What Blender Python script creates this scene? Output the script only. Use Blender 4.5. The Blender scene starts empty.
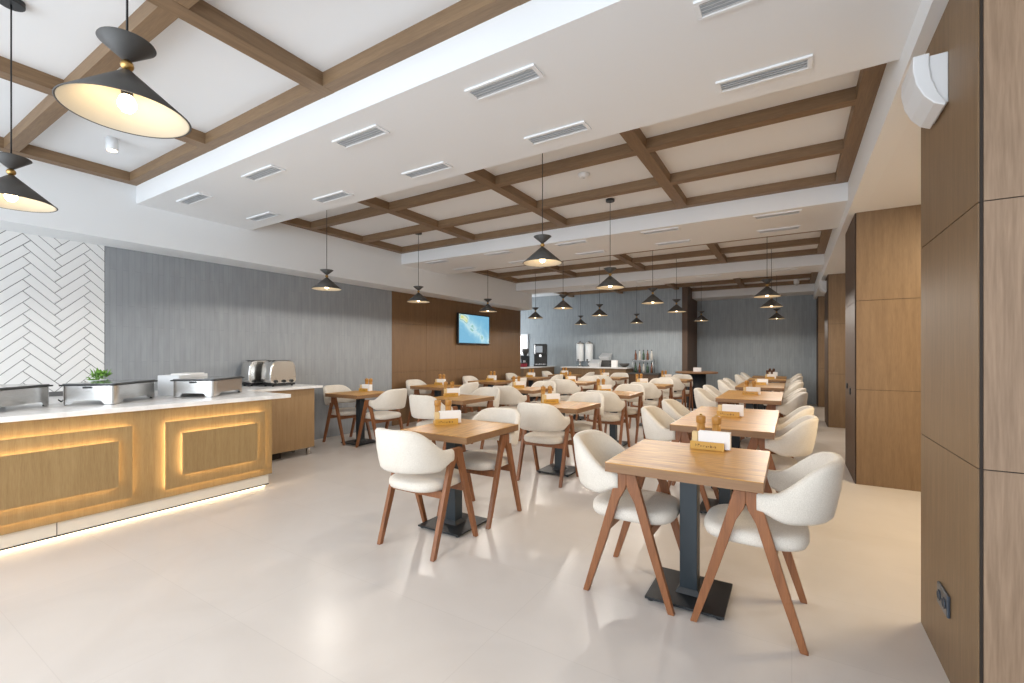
import bpy, bmesh, math, random
from mathutils import Vector, Matrix
random.seed(7)
sc = bpy.context.scene
col = sc.collection
PI = math.pi

# ------------------------------------------------------------------ camera, world, light, exposure
YAW = 31.715
cam_data = bpy.data.cameras.new('camera')
cam = bpy.data.objects.new('camera', cam_data); col.objects.link(cam)
cam_data.sensor_width = 36.0; cam_data.sensor_fit = 'HORIZONTAL'
cam_data.lens = 452.6 * 36.0 / 1024.0
cam_data.shift_y = 12.3 / 1024.0
cam_data.clip_start = 0.02
cam.location = (0, 0, 1.33)
cam.rotation_euler = (math.radians(90), 0, math.radians(YAW))
sc.camera = cam

world = bpy.data.worlds.new('world'); sc.world = world; world.use_nodes = True
bg = world.node_tree.nodes['Background']
bg.inputs['Color'].default_value = (0.86, 0.93, 1.0, 1)
bg.inputs['Strength'].default_value = 1.35

def area_light(name, loc, rot, sx, sy, energy, color):
    d = bpy.data.lights.new(name, 'AREA'); d.shape = 'RECTANGLE'; d.size = sx; d.size_y = sy
    d.energy = energy; d.color = color
    o = bpy.data.objects.new(name, d); col.objects.link(o)
    o.location = loc; o.rotation_euler = rot
    return o
# daylight through the glazed front behind the camera (room is open to the sky there)
area_light('daylight_front', (-2.9, -2.6, 1.7), (math.radians(90), 0, 0), 6.4, 2.4, 115, (0.82, 0.91, 1.0))
area_light('fill_side_room', (-8.9, 11.7, 1.7), (math.radians(90), 0, math.radians(-90)), 2.0, 1.5, 40, (0.93, 0.97, 1.0))  # added fill in front of the windowless side-room wall, brightens the far end
# warm lights of the side corridors
area_light('corridor_light_front', (1.8, 4.4, 2.75), (0, 0, 0), 0.9, 0.9, 58, (1.0, 0.82, 0.55))
area_light('corridor_light_middle', (1.6, 8.4, 2.75), (0, 0, 0), 0.8, 0.8, 18, (1.0, 0.82, 0.58))
area_light('corridor_light_rear', (1.6, 12.2, 2.75), (0, 0, 0), 0.8, 0.8, 14, (1.0, 0.82, 0.6))
PENDANT_W = 19.0
LED = 13.0

sc.view_settings.view_transform = 'Standard'
sc.view_settings.look = 'None'
sc.view_settings.gamma = 1.0
sc.view_settings.use_curve_mapping = False
sc.view_settings.exposure = 0.54
try:
    sc.cycles.use_denoising = True
    sc.cycles.max_bounces = 10
    sc.cycles.diffuse_bounces = 6
    sc.cycles.glossy_bounces = 3
    sc.cycles.sample_clamp_indirect = 6.0
    sc.cycles.caustics_reflective = False
    sc.cycles.caustics_refractive = False
except Exception:
    pass

# ------------------------------------------------------------------ materials
def s2l(c):
    return tuple(((v/255)/12.92 if v/255 <= 0.04045 else ((v/255+0.055)/1.055)**2.4) for v in c)
def rgba(c): return (*s2l(c), 1)

def new_mat(name):
    m = bpy.data.materials.new(name); m.use_nodes = True
    nt = m.node_tree
    return m, nt, nt.nodes['Principled BSDF']
def plain(name, c, rough=0.5, metal=0.0, spec=None, bump=0.0, bscale=200.0, emit=None, estr=0.0, coat=0.0):
    m, nt, b = new_mat(name)
    b.inputs['Base Color'].default_value = rgba(c)
    b.inputs['Roughness'].default_value = rough
    b.inputs['Metallic'].default_value = metal
    if spec is not None: b.inputs['Specular IOR Level'].default_value = spec
    if coat: b.inputs['Coat Weight'].default_value = coat
    tc = nt.nodes.new('ShaderNodeTexCoord')
    n = nt.nodes.new('ShaderNodeTexNoise'); n.inputs['Scale'].default_value = bscale
    nt.links.new(tc.outputs['Object'], n.inputs['Vector'])
    if bump:
        bp = nt.nodes.new('ShaderNodeBump'); bp.inputs['Strength'].default_value = bump; bp.inputs['Distance'].default_value = 0.002
        nt.links.new(n.outputs['Fac'], bp.inputs['Height']); nt.links.new(bp.outputs['Normal'], b.inputs['Normal'])
    else:   # faint roughness variation
        mr = nt.nodes.new('ShaderNodeMapRange')
        mr.inputs['To Min'].default_value = max(0, rough-0.04); mr.inputs['To Max'].default_value = min(1, rough+0.04)
        nt.links.new(n.outputs['Fac'], mr.inputs['Value']); nt.links.new(mr.outputs['Result'], b.inputs['Roughness'])
    if emit is not None:
        b.inputs['Emission Color'].default_value = rgba(emit); b.inputs['Emission Strength'].default_value = estr
    return m
def wood(name, dark, light, axis='z', scale=1.0, rough=0.45, contrast=1.0, fine=1.0, wavy=0.0, bump=0.12):
    """wood whose grain runs along the given local axis"""
    m, nt, b = new_mat(name)
    N, L = nt.nodes, nt.links
    tc = N.new('ShaderNodeTexCoord')
    mp = N.new('ShaderNodeMapping')
    st = {'x': (0.9, 14, 14), 'y': (14, 0.9, 14), 'z': (14, 14, 0.9)}[axis]
    mp.inputs['Scale'].default_value = [v*scale for v in st]
    L.new(tc.outputs['Object'], mp.inputs['Vector'])
    n1 = N.new('ShaderNodeTexNoise'); n1.inputs['Scale'].default_value = 2.2; n1.inputs['Detail'].default_value = 6; n1.inputs['Distortion'].default_value = 0.4+wavy
    n2 = N.new('ShaderNodeTexNoise'); n2.inputs['Scale'].default_value = 11*fine; n2.inputs['Detail'].default_value = 4
    L.new(mp.outputs['Vector'], n1.inputs['Vector']); L.new(mp.outputs['Vector'], n2.inputs['Vector'])
    mx = N.new('ShaderNodeMath'); mx.operation = 'MULTIPLY_ADD'; mx.inputs[1].default_value = 0.55
    mul = N.new('ShaderNodeMath'); mul.operation = 'MULTIPLY'; mul.inputs[1].default_value = 0.45
    L.new(n2.outputs['Fac'], mul.inputs[0])
    L.new(n1.outputs['Fac'], mx.inputs[0]); L.new(mul.outputs[0], mx.inputs[2])
    cr = N.new('ShaderNodeValToRGB')
    h = 0.22/contrast
    cr.color_ramp.elements[0].position = 0.5-h; cr.color_ramp.elements[0].color = rgba(dark)
    cr.color_ramp.elements[1].position = 0.5+h; cr.color_ramp.elements[1].color = rgba(light)
    L.new(mx.outputs[0], cr.inputs['Fac'])
    L.new(cr.outputs['Color'], b.inputs['Base Color'])
    b.inputs['Roughness'].default_value = rough
    if bump:
        bp = N.new('ShaderNodeBump'); bp.inputs['Strength'].default_value = bump; bp.inputs['Distance'].default_value = 0.002
        L.new(mx.outputs[0], bp.inputs['Height']); L.new(bp.outputs['Normal'], b.inputs['Normal'])
    return m
def fabric(name, c1, c2):
    m, nt, b = new_mat(name); N, L = nt.nodes, nt.links
    tc = N.new('ShaderNodeTexCoord')
    n = N.new('ShaderNodeTexNoise'); n.inputs['Scale'].default_value = 260; n.inputs['Detail'].default_value = 3
    w = N.new('ShaderNodeTexNoise'); w.inputs['Scale'].default_value = 9
    L.new(tc.outputs['Object'], n.inputs['Vector']); L.new(tc.outputs['Object'], w.inputs['Vector'])
    ad = N.new('ShaderNodeMath'); ad.operation = 'MULTIPLY_ADD'; ad.inputs[1].default_value = 0.3
    L.new(w.outputs['Fac'], ad.inputs[0]); L.new(n.outputs['Fac'], ad.inputs[2])
    cr = N.new('ShaderNodeValToRGB'); cr.color_ramp.elements[0].position = 0.45; cr.color_ramp.elements[1].position = 0.85
    cr.color_ramp.elements[0].color = rgba(c1); cr.color_ramp.elements[1].color = rgba(c2)
    L.new(ad.outputs[0], cr.inputs['Fac']); L.new(cr.outputs['Color'], b.inputs['Base Color'])
    b.inputs['Roughness'].default_value = 0.9; b.inputs['Specular IOR Level'].default_value = 0.2
    b.inputs['Sheen Weight'].default_value = 0.15
    bp = N.new('ShaderNodeBump'); bp.inputs['Strength'].default_value = 0.25; bp.inputs['Distance'].default_value = 0.001
    L.new(n.outputs['Fac'], bp.inputs['Height']); L.new(bp.outputs['Normal'], b.inputs['Normal'])
    return m
def floor_mat():
    m, nt, b = new_mat('polished_cream_tiles'); N, L = nt.nodes, nt.links
    tc = N.new('ShaderNodeTexCoord')
    br = N.new('ShaderNodeTexBrick'); br.offset = 0.0
    br.inputs['Scale'].default_value = 1.0; br.inputs['Brick Width'].default_value = 1.2; br.inputs['Row Height'].default_value = 0.6
    br.inputs['Mortar Size'].default_value = 0.002; br.inputs['Mortar Smooth'].default_value = 0.3
    br.inputs['Color1'].default_value = rgba((212, 205, 199)); br.inputs['Color2'].default_value = rgba((209, 202, 196))
    br.inputs['Mortar'].default_value = rgba((203, 196, 190))
    L.new(tc.outputs['Object'], br.inputs['Vector'])
    n = N.new('ShaderNodeTexNoise'); n.inputs['Scale'].default_value = 1.6; n.inputs['Detail'].default_value = 6; n.inputs['Distortion'].default_value = 1.2
    L.new(tc.outputs['Object'], n.inputs['Vector'])
    mx = N.new('ShaderNodeMix'); mx.data_type = 'RGBA'; mx.blend_type = 'MULTIPLY'
    cr = N.new('ShaderNodeValToRGB'); cr.color_ramp.elements[0].position = 0.3; cr.color_ramp.elements[1].position = 0.7
    cr.color_ramp.elements[0].color = (0.93, 0.925, 0.92, 1); cr.color_ramp.elements[1].color = (1, 1, 1, 1)
    L.new(n.outputs['Fac'], cr.inputs['Fac'])
    mx.inputs['Factor'].default_value = 1.0
    L.new(br.outputs['Color'], mx.inputs['A']); L.new(cr.outputs['Color'], mx.inputs['B'])
    L.new(mx.outputs['Result'], b.inputs['Base Color'])
    b.inputs['Roughness'].default_value = 0.28; b.inputs['Specular IOR Level'].default_value = 0.4
    return m
def grey_wall_mat(name, c1, c2, c3):
    """grey wall covering of narrow upright staves"""
    m, nt, b = new_mat(name); N, L = nt.nodes, nt.links
    tc = N.new('ShaderNodeTexCoord'); mp = N.new('ShaderNodeMapping')
    mp.inputs['Rotation'].default_value = (0, math.radians(90), math.radians(90))
    L.new(tc.outputs['Object'], mp.inputs['Vector'])
    # staves: use separate xyz -> (z, horizontal)
    sp = N.new('ShaderNodeSeparateXYZ'); L.new(tc.outputs['Object'], sp.inputs['Vector'])
    ad = N.new('ShaderNodeMath'); ad.operation = 'ADD'; L.new(sp.outputs['X'], ad.inputs[0]); L.new(sp.outputs['Y'], ad.inputs[1])
    cb = N.new('ShaderNodeCombineXYZ'); L.new(sp.outputs['Z'], cb.inputs['X']); L.new(ad.outputs[0], cb.inputs['Y'])
    br = N.new('ShaderNodeTexBrick'); br.offset = 0.37
    br.inputs['Scale'].default_value = 1; br.inputs['Brick Width'].default_value = 0.62; br.inputs['Row Height'].default_value = 0.055
    br.inputs['Mortar Size'].default_value = 0.0025; br.inputs['Bias'].default_value = 0.0
    br.inputs['Color1'].default_value = rgba(c1); br.inputs['Color2'].default_value = rgba(c2); br.inputs['Mortar'].default_value = rgba(c3)
    L.new(cb.outputs['Vector'], br.inputs['Vector'])
    n = N.new('ShaderNodeTexNoise'); n.inputs['Scale'].default_value = 3; n.inputs['Detail'].default_value = 6
    mp2 = N.new('ShaderNodeMapping'); mp2.inputs['Scale'].default_value = (6, 6, 1)
    L.new(tc.outputs['Object'], mp2.inputs['Vector']); L.new(mp2.outputs['Vector'], n.inputs['Vector'])
    cr = N.new('ShaderNodeValToRGB'); cr.color_ramp.elements[0].color = (0.86, 0.86, 0.86, 1); cr.color_ramp.elements[1].color = (1, 1, 1, 1)
    cr.color_ramp.elements[0].position = 0.3; cr.color_ramp.elements[1].position = 0.7
    L.new(n.outputs['Fac'], cr.inputs['Fac'])
    mx = N.new('ShaderNodeMix'); mx.data_type = 'RGBA'; mx.blend_type = 'MULTIPLY'; mx.inputs['Factor'].default_value = 1
    L.new(br.outputs['Color'], mx.inputs['A']); L.new(cr.outputs['Color'], mx.inputs['B'])
    L.new(mx.outputs['Result'], b.inputs['Base Color'])
    b.inputs['Roughness'].default_value = 0.5
    bp = N.new('ShaderNodeBump'); bp.inputs['Strength'].default_value = 0.15; bp.inputs['Distance'].default_value = 0.003
    L.new(br.outputs['Fac'], bp.inputs['Height']); bp.invert = True
    L.new(bp.outputs['Normal'], b.inputs['Normal'])
    return m
def stone(name, c1, c2, rough=0.25):
    m, nt, b = new_mat(name); N, L = nt.nodes, nt.links
    tc = N.new('ShaderNodeTexCoord'); n = N.new('ShaderNodeTexNoise'); n.inputs['Scale'].default_value = 4; n.inputs['Detail'].default_value = 8; n.inputs['Distortion'].default_value = 2
    L.new(tc.outputs['Object'], n.inputs['Vector'])
    cr = N.new('ShaderNodeValToRGB'); cr.color_ramp.elements[0].position = 0.35; cr.color_ramp.elements[1].position = 0.6
    cr.color_ramp.elements[0].color = rgba(c1); cr.color_ramp.elements[1].color = rgba(c2)
    L.new(n.outputs['Fac'], cr.inputs['Fac']); L.new(cr.outputs['Color'], b.inputs['Base Color'])
    b.inputs['Roughness'].default_value = rough
    return m
def screen_mat():
    """lit television picture: a pale coast line drawn over blue sea"""
    m, nt, b = new_mat('television_picture'); N, L = nt.nodes, nt.links
    tc = N.new('ShaderNodeTexCoord')
    n = N.new('ShaderNodeTexNoise'); n.inputs['Scale'].default_value = 3.4; n.inputs['Detail'].default_value = 5; n.inputs['Distortion'].default_value = 0.8
    L.new(tc.outputs['Object'], n.inputs['Vector'])
    sp = N.new('ShaderNodeSeparateXYZ'); L.new(tc.outputs['Object'], sp.inputs['Vector'])
    # diagonal band of land from the upper near corner to the lower far corner
    d = N.new('ShaderNodeMath'); d.operation = 'MULTIPLY_ADD'; d.inputs[1].default_value = 0.55
    L.new(sp.outputs['Y'], d.inputs[0]); L.new(sp.outputs['Z'], d.inputs[2])
    a = N.new('ShaderNodeMath'); a.operation = 'ABSOLUTE'; L.new(d.outputs[0], a.inputs[0])
    s = N.new('ShaderNodeMath'); s.operation = 'MULTIPLY_ADD'; s.inputs[1].default_value = -1.6; L.new(a.outputs[0], s.inputs[0]); L.new(n.outputs['Fac'], s.inputs[2])
    cr = N.new('ShaderNodeValToRGB'); e = cr.color_ramp.elements
    e[0].position = 0.0; e[0].color = rgba((120, 182, 214)); e[1].position = 0.66; e[1].color = rgba((205, 215, 130))
    for p, c in ((0.25, (138, 194, 220)), (0.38, (166, 212, 228)), (0.46, (196, 226, 232)), (0.52, (120, 180, 170)), (0.58, (226, 232, 214))):
        k = e.new(p); k.color = rgba(c)
    L.new(s.outputs[0], cr.inputs['Fac'])
    b.inputs['Base Color'].default_value = (0.01, 0.01, 0.01, 1)
    L.new(cr.outputs['Color'], b.inputs['Emission Color']); b.inputs['Emission Strength'].default_value = 0.7
    b.inputs['Roughness'].default_value = 0.15
    return m

M = {}
M['ceiling'] = plain('white_ceiling_paint', (231, 233, 235), 0.8)
M['wallwhite'] = plain('white_wall_paint', (232, 235, 237), 0.8)
M['beam'] = wood('brown_beam_veneer', (110, 86, 62), (141, 115, 86), 'x', 1.0, 0.55)
M['beam_y'] = wood('brown_beam_veneer_lengthwise', (110, 86, 62), (141, 115, 86), 'y', 1.0, 0.55)
M['floor'] = floor_mat()
M['grey'] = grey_wall_mat('grey_stave_wallcovering', (149, 153, 157), (154, 158, 162), (142, 146, 150))
M['bluegrey'] = grey_wall_mat('blue_grey_stave_wallcovering', (156, 164, 169), (163, 171, 176), (146, 154, 160))
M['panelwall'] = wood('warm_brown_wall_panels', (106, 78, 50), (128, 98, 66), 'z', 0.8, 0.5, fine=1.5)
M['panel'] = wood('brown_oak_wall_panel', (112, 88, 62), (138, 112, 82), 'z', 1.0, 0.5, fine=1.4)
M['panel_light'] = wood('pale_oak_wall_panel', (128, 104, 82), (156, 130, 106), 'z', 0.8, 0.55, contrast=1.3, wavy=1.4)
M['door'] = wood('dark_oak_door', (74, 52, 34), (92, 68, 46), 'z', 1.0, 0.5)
M['seam'] = plain('dark_seam', (40, 30, 22), 0.7)
M['tile'] = plain('white_glazed_tile', (232, 232, 231), 0.3, bump=0.15, bscale=30)
M['grout'] = plain('grey_grout', (104, 104, 104), 0.9)
M['counter_oak'] = wood('golden_oak_counter', (138, 109, 68), (166, 138, 94), 'z', 1.2, 0.5, fine=1.4)
M['counter_brown'] = wood('brown_oak_cabinet', (144, 114, 78), (166, 136, 98), 'z', 1.2, 0.5, fine=1.4)
M['plinth'] = plain('cream_plinth', (222, 214, 200), 0.5)
M['stone'] = stone('white_quartz_worktop', (226, 224, 222), (240, 239, 238), 0.25)
M['led'] = plain('warm_led_strip', (255, 232, 196), 0.5, emit=(255, 228, 178), estr=LED)
M['led_floor'] = plain('soft_floor_led_strip', (255, 236, 205), 0.5, emit=(255, 232, 190), estr=2.3)
M['steel'] = plain('brushed_steel', (205, 203, 200), 0.26, 1.0)
M['chrome'] = plain('polished_steel', (228, 226, 222), 0.22, 1.0)
M['glassblack'] = plain('dark_glass_lid', (96, 98, 100), 0.08, 0.0, spec=0.8)
M['black'] = plain('black_plastic', (24, 24, 25), 0.45)
M['blackmetal'] = plain('black_powder_coat', (30, 33, 36), 0.42)
M['navy'] = plain('charcoal_blue_steel', (42, 51, 57), 0.38)
M['grey_shade'] = plain('matt_graphite_metal', (74, 72, 70), 0.55, 0.0)
M['shade_in'] = plain('cream_shade_lining', (226, 214, 190), 0.5)
M['brass'] = plain('brass', (186, 150, 92), 0.3, 1.0)
M['bulb'] = plain('glowing_bulb', (255, 240, 215), 0.4, emit=(255, 226, 180), estr=9.0)
M['fabric'] = fabric('cream_woven_upholstery', (209, 201, 189), (231, 224, 213))
M['leg'] = wood('walnut_stained_chair_wood', (114, 70, 42), (154, 100, 62), 'z', 1.4, 0.4, bump=0.05)
M['top'] = wood('honey_oak_table_top', (146, 98, 40), (210, 158, 76), 'x', 0.7, 0.38, contrast=1.5, wavy=2.2, bump=0.3)
M['top_y'] = wood('honey_oak_table_top_lengthwise', (146, 98, 40), (210, 158, 76), 'y', 0.7, 0.38, contrast=1.5, wavy=2.2, bump=0.3)
M['edge'] = wood('brown_table_edge', (128, 94, 64), (150, 114, 80), 'x', 0.8, 0.45)
M['gold'] = plain('golden_bamboo_holder', (206, 160, 74), 0.4)
M['engraving'] = plain('burnt_engraving', (120, 84, 32), 0.6)
M['paper'] = plain('white_paper', (244, 243, 242), 0.8)
M['kraft'] = plain('beige_sachet_paper', (226, 200, 150), 0.8)
M['mill'] = wood('golden_mill_wood', (160, 110, 48), (190, 138, 66), 'z', 3, 0.35)
M['darkmill'] = wood('dark_mill_wood', (70, 44, 30), (96, 62, 42), 'z', 3, 0.35)
M['plasticwhite'] = plain('white_plastic', (226, 228, 230), 0.4)
M['ventgrey'] = plain('grey_vent_blades', (186, 189, 192), 0.5)
M['socket'] = plain('slate_socket', (70, 78, 88), 0.35, 0.3)
M['leaf'] = plain('fresh_green_leaf', (112, 160, 62), 0.6)
M['bluebox'] = plain('dark_navy_panel', (24, 34, 42), 0.5)
M['window'] = plain('bright_daylight_pane', (250, 250, 250), 0.3, emit=(255, 253, 248), estr=1.6)
M['acrylic'] = plain('clear_frosted_acrylic', (224, 228, 230), 0.15)
M['red'] = plain('dark_red_box', (140, 30, 45), 0.5)
M['screen'] = screen_mat()
M['bottle_green'] = plain('green_bottle_glass', (62, 84, 66), 0.1, spec=0.8)
M['bottle_brown'] = plain('brown_bottle_glass', (110, 66, 46), 0.1, spec=0.8)
M['bottle_clear'] = plain('pale_bottle_glass', (196, 192, 184), 0.1, spec=0.8)

# ------------------------------------------------------------------ mesh helpers
class MB:
    def __init__(s): s.v = []; s.f = []; s.mi = []; s.smooth = []
    def add(s, verts, faces, mi=0, smooth=False):
        o = len(s.v); s.v += [tuple(v) for v in verts]
        for f in faces: s.f.append(tuple(i+o for i in f)); s.mi.append(mi); s.smooth.append(smooth)
        return s
    def box(s, x0, x1, y0, y1, z0, z1, mi=0):
        v = [(x, y, z) for z in (z0, z1) for y in (y0, y1) for x in (x0, x1)]
        return s.add(v, [(0, 2, 3, 1), (4, 5, 7, 6), (0, 1, 5, 4), (2, 6, 7, 3), (0, 4, 6, 2), (1, 3, 7, 5)], mi)
    def hexa(s, lo, hi, mi=0):
        """lo, hi: four corners each, same winding (counter-clockwise from above)"""
        return s.add(list(lo)+list(hi), [(3, 2, 1, 0), (4, 5, 6, 7)]+[(i, (i+1) % 4, 4+(i+1) % 4, 4+i) for i in range(4)], mi)
    def prism(s, pts, z0, z1, mi=0, smooth=False):
        n = len(pts)
        v = [(x, y, z0) for x, y in pts]+[(x, y, z1) for x, y in pts]
        s.add(v, [tuple(range(n-1, -1, -1)), tuple(range(n, 2*n))], mi, False)
        o = len(s.v)-2*n
        for i in range(n):
            s.f.append((o+i, o+(i+1) % n, o+n+(i+1) % n, o+n+i)); s.mi.append(mi); s.smooth.append(smooth)
        return s
    def lathe(s, prof, n=24, c=(0, 0, 0), mi=0, smooth=True, closed=False):
        """prof: (r, z) list bottom to top on the outside"""
        o = len(s.v)
        for r, z in prof:
            for k in range(n):
                a = 2*PI*k/n; s.v.append((c[0]+r*math.cos(a), c[1]+r*math.sin(a), c[2]+z))
        m = len(prof)
        for j in range(m-1 if not closed else m):
            for k in range(n):
                a, b = o+j*n+k, o+j*n+(k+1) % n
                j2 = (j+1) % m
                s.f.append((a, b, o+j2*n+(k+1) % n, o+j2*n+k)); s.mi.append(mi); s.smooth.append(smooth)
        if not closed:
            if prof[0][0] > 1e-6: s.f.append(tuple(o+k for k in range(n-1, -1, -1))); s.mi.append(mi); s.smooth.append(False)
            if prof[-1][0] > 1e-6: s.f.append(tuple(o+(m-1)*n+k for k in range(n))); s.mi.append(mi); s.smooth.append(False)
        return s
    def tube(s, pts, r, n=8, mi=0):
        P = [Vector(p) for p in pts]; o = len(s.v)
        up = Vector((0, 0, 1))
        for i, p in enumerate(P):
            t = (P[min(i+1, len(P)-1)]-P[max(i-1, 0)]).normalized()
            a = t.cross(up) if abs(t.z) < 0.95 else t.cross(Vector((1, 0, 0)))
            a.normalize(); b = t.cross(a)
            for k in range(n):
                q = p+a*r*math.cos(2*PI*k/n)+b*r*math.sin(2*PI*k/n); s.v.append(tuple(q))
        for i in range(len(P)-1):
            for k in range(n):
                s.f.append((o+i*n+k, o+i*n+(k+1) % n, o+(i+1)*n+(k+1) % n, o+(i+1)*n+k)); s.mi.append(mi); s.smooth.append(True)
        s.f.append(tuple(o+k for k in range(n))); s.mi.append(mi); s.smooth.append(False)
        e = o+(len(P)-1)*n
        s.f.append(tuple(e+k for k in range(n-1, -1, -1))); s.mi.append(mi); s.smooth.append(False)
        return s
    def xform(s, mat):
        s.v = [tuple(mat @ Vector(v)) for v in s.v]; return s
    def build(s, name, mats, parent=None, bevel=0.0, seg=2, loc=None):
        me = bpy.data.meshes.new(name)
        me.from_pydata(s.v, [], s.f)
        if not isinstance(mats, (list, tuple)): mats = [mats]
        for m in mats: me.materials.append(m)
        for p, mi, sm in zip(me.polygons, s.mi, s.smooth): p.material_index = mi; p.use_smooth = sm
        bm = bmesh.new(); bm.from_mesh(me)
        bmesh.ops.recalc_face_normals(bm, faces=bm.faces)
        if bevel:
            es = [e for e in bm.edges if len(e.link_faces) == 2 and e.calc_face_angle(0) > 0.6]
            bmesh.ops.bevel(bm, geom=es, offset=bevel, segments=seg, profile=0.5, affect='EDGES', clamp_overlap=True)
        bm.to_mesh(me); bm.free()
        o = bpy.data.objects.new(name, me); col.objects.link(o)
        if parent is not None: o.parent = parent
        if loc is not None: o.location = loc
        return o
def tag(o, label=None, cat=None, group=None, kind=None):
    if label: o['label'] = label
    if cat: o['category'] = cat
    if group: o['group'] = group
    if kind: o['kind'] = kind
    return o
def empty(name, loc=(0, 0, 0), rz=0.0, label=None, cat=None, group=None):
    o = bpy.data.objects.new(name, None); col.objects.link(o)
    o.empty_display_size = 0.1
    o.location = loc; o.rotation_euler = (0, 0, rz)
    return tag(o, label, cat, group)
KIDS = {}
def children(o): return list(o.children)
def copy_tree(o, parent=None):
    c = o.copy(); col.objects.link(c)
    if parent is not None: c.parent = parent
    for ch in children(o): copy_tree(ch, c)
    return c
def place(proto, used, loc, rz, label, group=None):
    """first use moves the model itself, later uses copy it with its parts"""
    o = proto if not used else copy_tree(proto)
    used.append(1)
    o.location = loc; o.rotation_euler = (0, 0, rz); o['label'] = label
    if group: o['group'] = group
    return o
def struct(mb, name, mats, parent=None, bevel=0.0):
    o = mb.build(name, mats, parent, bevel)
    if parent is None: o['kind'] = 'structure'
    return o
def roundrect(hx, hy, r, n=5):
    pts = []
    for cx, cy, a0 in ((hx-r, hy-r, 0), (-hx+r, hy-r, 90), (-hx+r, -hy+r, 180), (hx-r, -hy+r, 270)):
        for k in range(n+1):
            a = math.radians(a0+90*k/n); pts.append((cx+r*math.cos(a), cy+r*math.sin(a)))
    return pts

# ------------------------------------------------------------------ room dimensions
XL = -6.28      # left wall
XB = -5.84      # face of the left bulkhead
XR = 0.545      # panelled line on the right
XRB = 0.49      # face of the right bulkhead
YF, YE = -2.7, 14.4
YBLUE = 12.94   # nearer part of the far wall
ZD, ZB, ZC = 2.9, 3.088, 3.18

# ------------------------------------------------------------------ room shell
struct(MB().box(-9.2, 4.2, YF, 15.0, -0.1, 0), 'floor', M['floor'])
# left wall: tiled, grey and wood stretches
struct(MB().box(XL-0.15, XL-0.006, YF, 1.84, 0, 2.9), 'wall_left', M['grout'])
def clip_poly(poly, y0, y1, z0, z1):
    def cl(p, f, inter):
        out = []
        for i in range(len(p)):
            a, b = p[i-1], p[i]
            if f(b):
                if not f(a): out.append(inter(a, b))
                out.append(b)
            elif f(a): out.append(inter(a, b))
        return out
    def iy(v): return lambda a, b: (v, a[1]+(b[1]-a[1])*(v-a[0])/(b[0]-a[0]))
    def iz(v): return lambda a, b: (a[0]+(b[0]-a[0])*(v-a[1])/(b[1]-a[1]), v)
    for f, it in ((lambda q: q[0] >= y0, iy(y0)), (lambda q: q[0] <= y1, iy(y1)), (lambda q: q[1] >= z0, iz(z0)), (lambda q: q[1] <= z1, iz(z1))):
        if not poly: return []
        poly = cl(poly, f, it)
    return poly
tiles = MB()
W, Lt, g = 0.078, 0.312, 0.005
c45 = math.sqrt(0.5)
def herr(y0, y1, z0, z1, oy, oz):
    R = 40
    for i in range(-R, R):
        for j in range(-R, R):
            # herringbone lattice in (u,v) with step W: horizontal tile at ((i + 4j... ) pattern
            u0 = (i + 4*j)*W - 0*W; v0 = (i - 4*j)*W
            for kind in (0, 1):
                if kind == 0: r = (u0+g/2, v0+g/2, u0+Lt-g/2, v0+W-g/2)
                else: r = (u0+g/2, v0+W+g/2, u0+W-g/2, v0+W+Lt-g/2)
                q = [(r[0], r[1]), (r[2], r[1]), (r[2], r[3]), (r[0], r[3])]
                p = [(oy+(u-v)*c45, oz+(u+v)*c45) for u, v in q]
                if max(a for a, _ in p) < y0 or min(a for a, _ in p) > y1 or max(b for _, b in p) < z0 or min(b for _, b in p) > z1: continue
                p = clip_poly(p, y0, y1, z0, z1)
                if len(p) < 3: continue
                area = abs(sum(p[k-1][0]*p[k][1]-p[k][0]*p[k-1][1] for k in range(len(p))))/2
                if area < 2e-5: continue
                n = len(p)
                cy = sum(a for a, _ in p)/n; cz = sum(b for _, b in p)/n
                ins = [(cy+(a-cy)*0.985, cz+(b-cz)*0.97) for a, b in p]
                o = len(tiles.v)
                tiles.v += [(XL-0.006, a, b) for a, b in p]+[(XL, a, b) for a, b in ins]
                tiles.f.append(tuple(o+n+k for k in range(n))); tiles.mi.append(0); tiles.smooth.append(False)
                for k in range(n):
                    tiles.f.append((o+k, o+(k+1) % n, o+n+(k+1) % n, o+n+k)); tiles.mi.append(0); tiles.smooth.append(False)
herr(-0.6, 1.835, 0.95, 2.5, 0.62, 1.55)
o = struct(tiles, 'wall_left_tiling', M['tile'])
struct(MB().box(XL-0.15, XL, 1.84, 5.94, 0, 2.9), 'wall_left_grey', M['grey'])
wp = MB()
for k in range(5):
    a = 5.94+(10.6-5.94)*k/5; b2 = 5.94+(10.6-5.94)*(k+1)/5
    for z0, z1 in ((0, 0.98), (0.984, 1.9), (1.904, 2.9)):
        wp.box(XL-0.02, XL+0.004, a+0.002, b2-0.002, z0, z1)
wp.box(XL-0.15, XL-0.02, 5.94, 10.6, 0, 2.9, 1)
struct(wp, 'wall_left_wood', [M['panelwall'], M['seam']])
struct(MB().box(XL, XL+0.012, 5.94, 10.6, 0, 0.08), 'baseboard_left', M['panelwall'])
# far walls
struct(MB().box(-9.0, -2.52, YBLUE, YBLUE+0.1, 0, 3.2), 'wall_back_blue', M['bluegrey'])
struct(MB().box(-2.54, -2.40, YBLUE-0.02, YE, 0, 3.2), 'trim_1', M['door'])
struct(MB().box(-2.6, 0.7, YE, YE+0.15, 0, 3.2), 'wall_back_grey', M['bluegrey'])
struct(MB().box(-9.2, -9.0, YF, YBLUE+0.1, 0, 3.2), 'wall_side_room', M['wallwhite'])
struct(MB().box(-9.0, XL-0.15, 10.45, 10.55, 0, 3.2), 'wall_side_room_front', M['wallwhite'])
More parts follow.
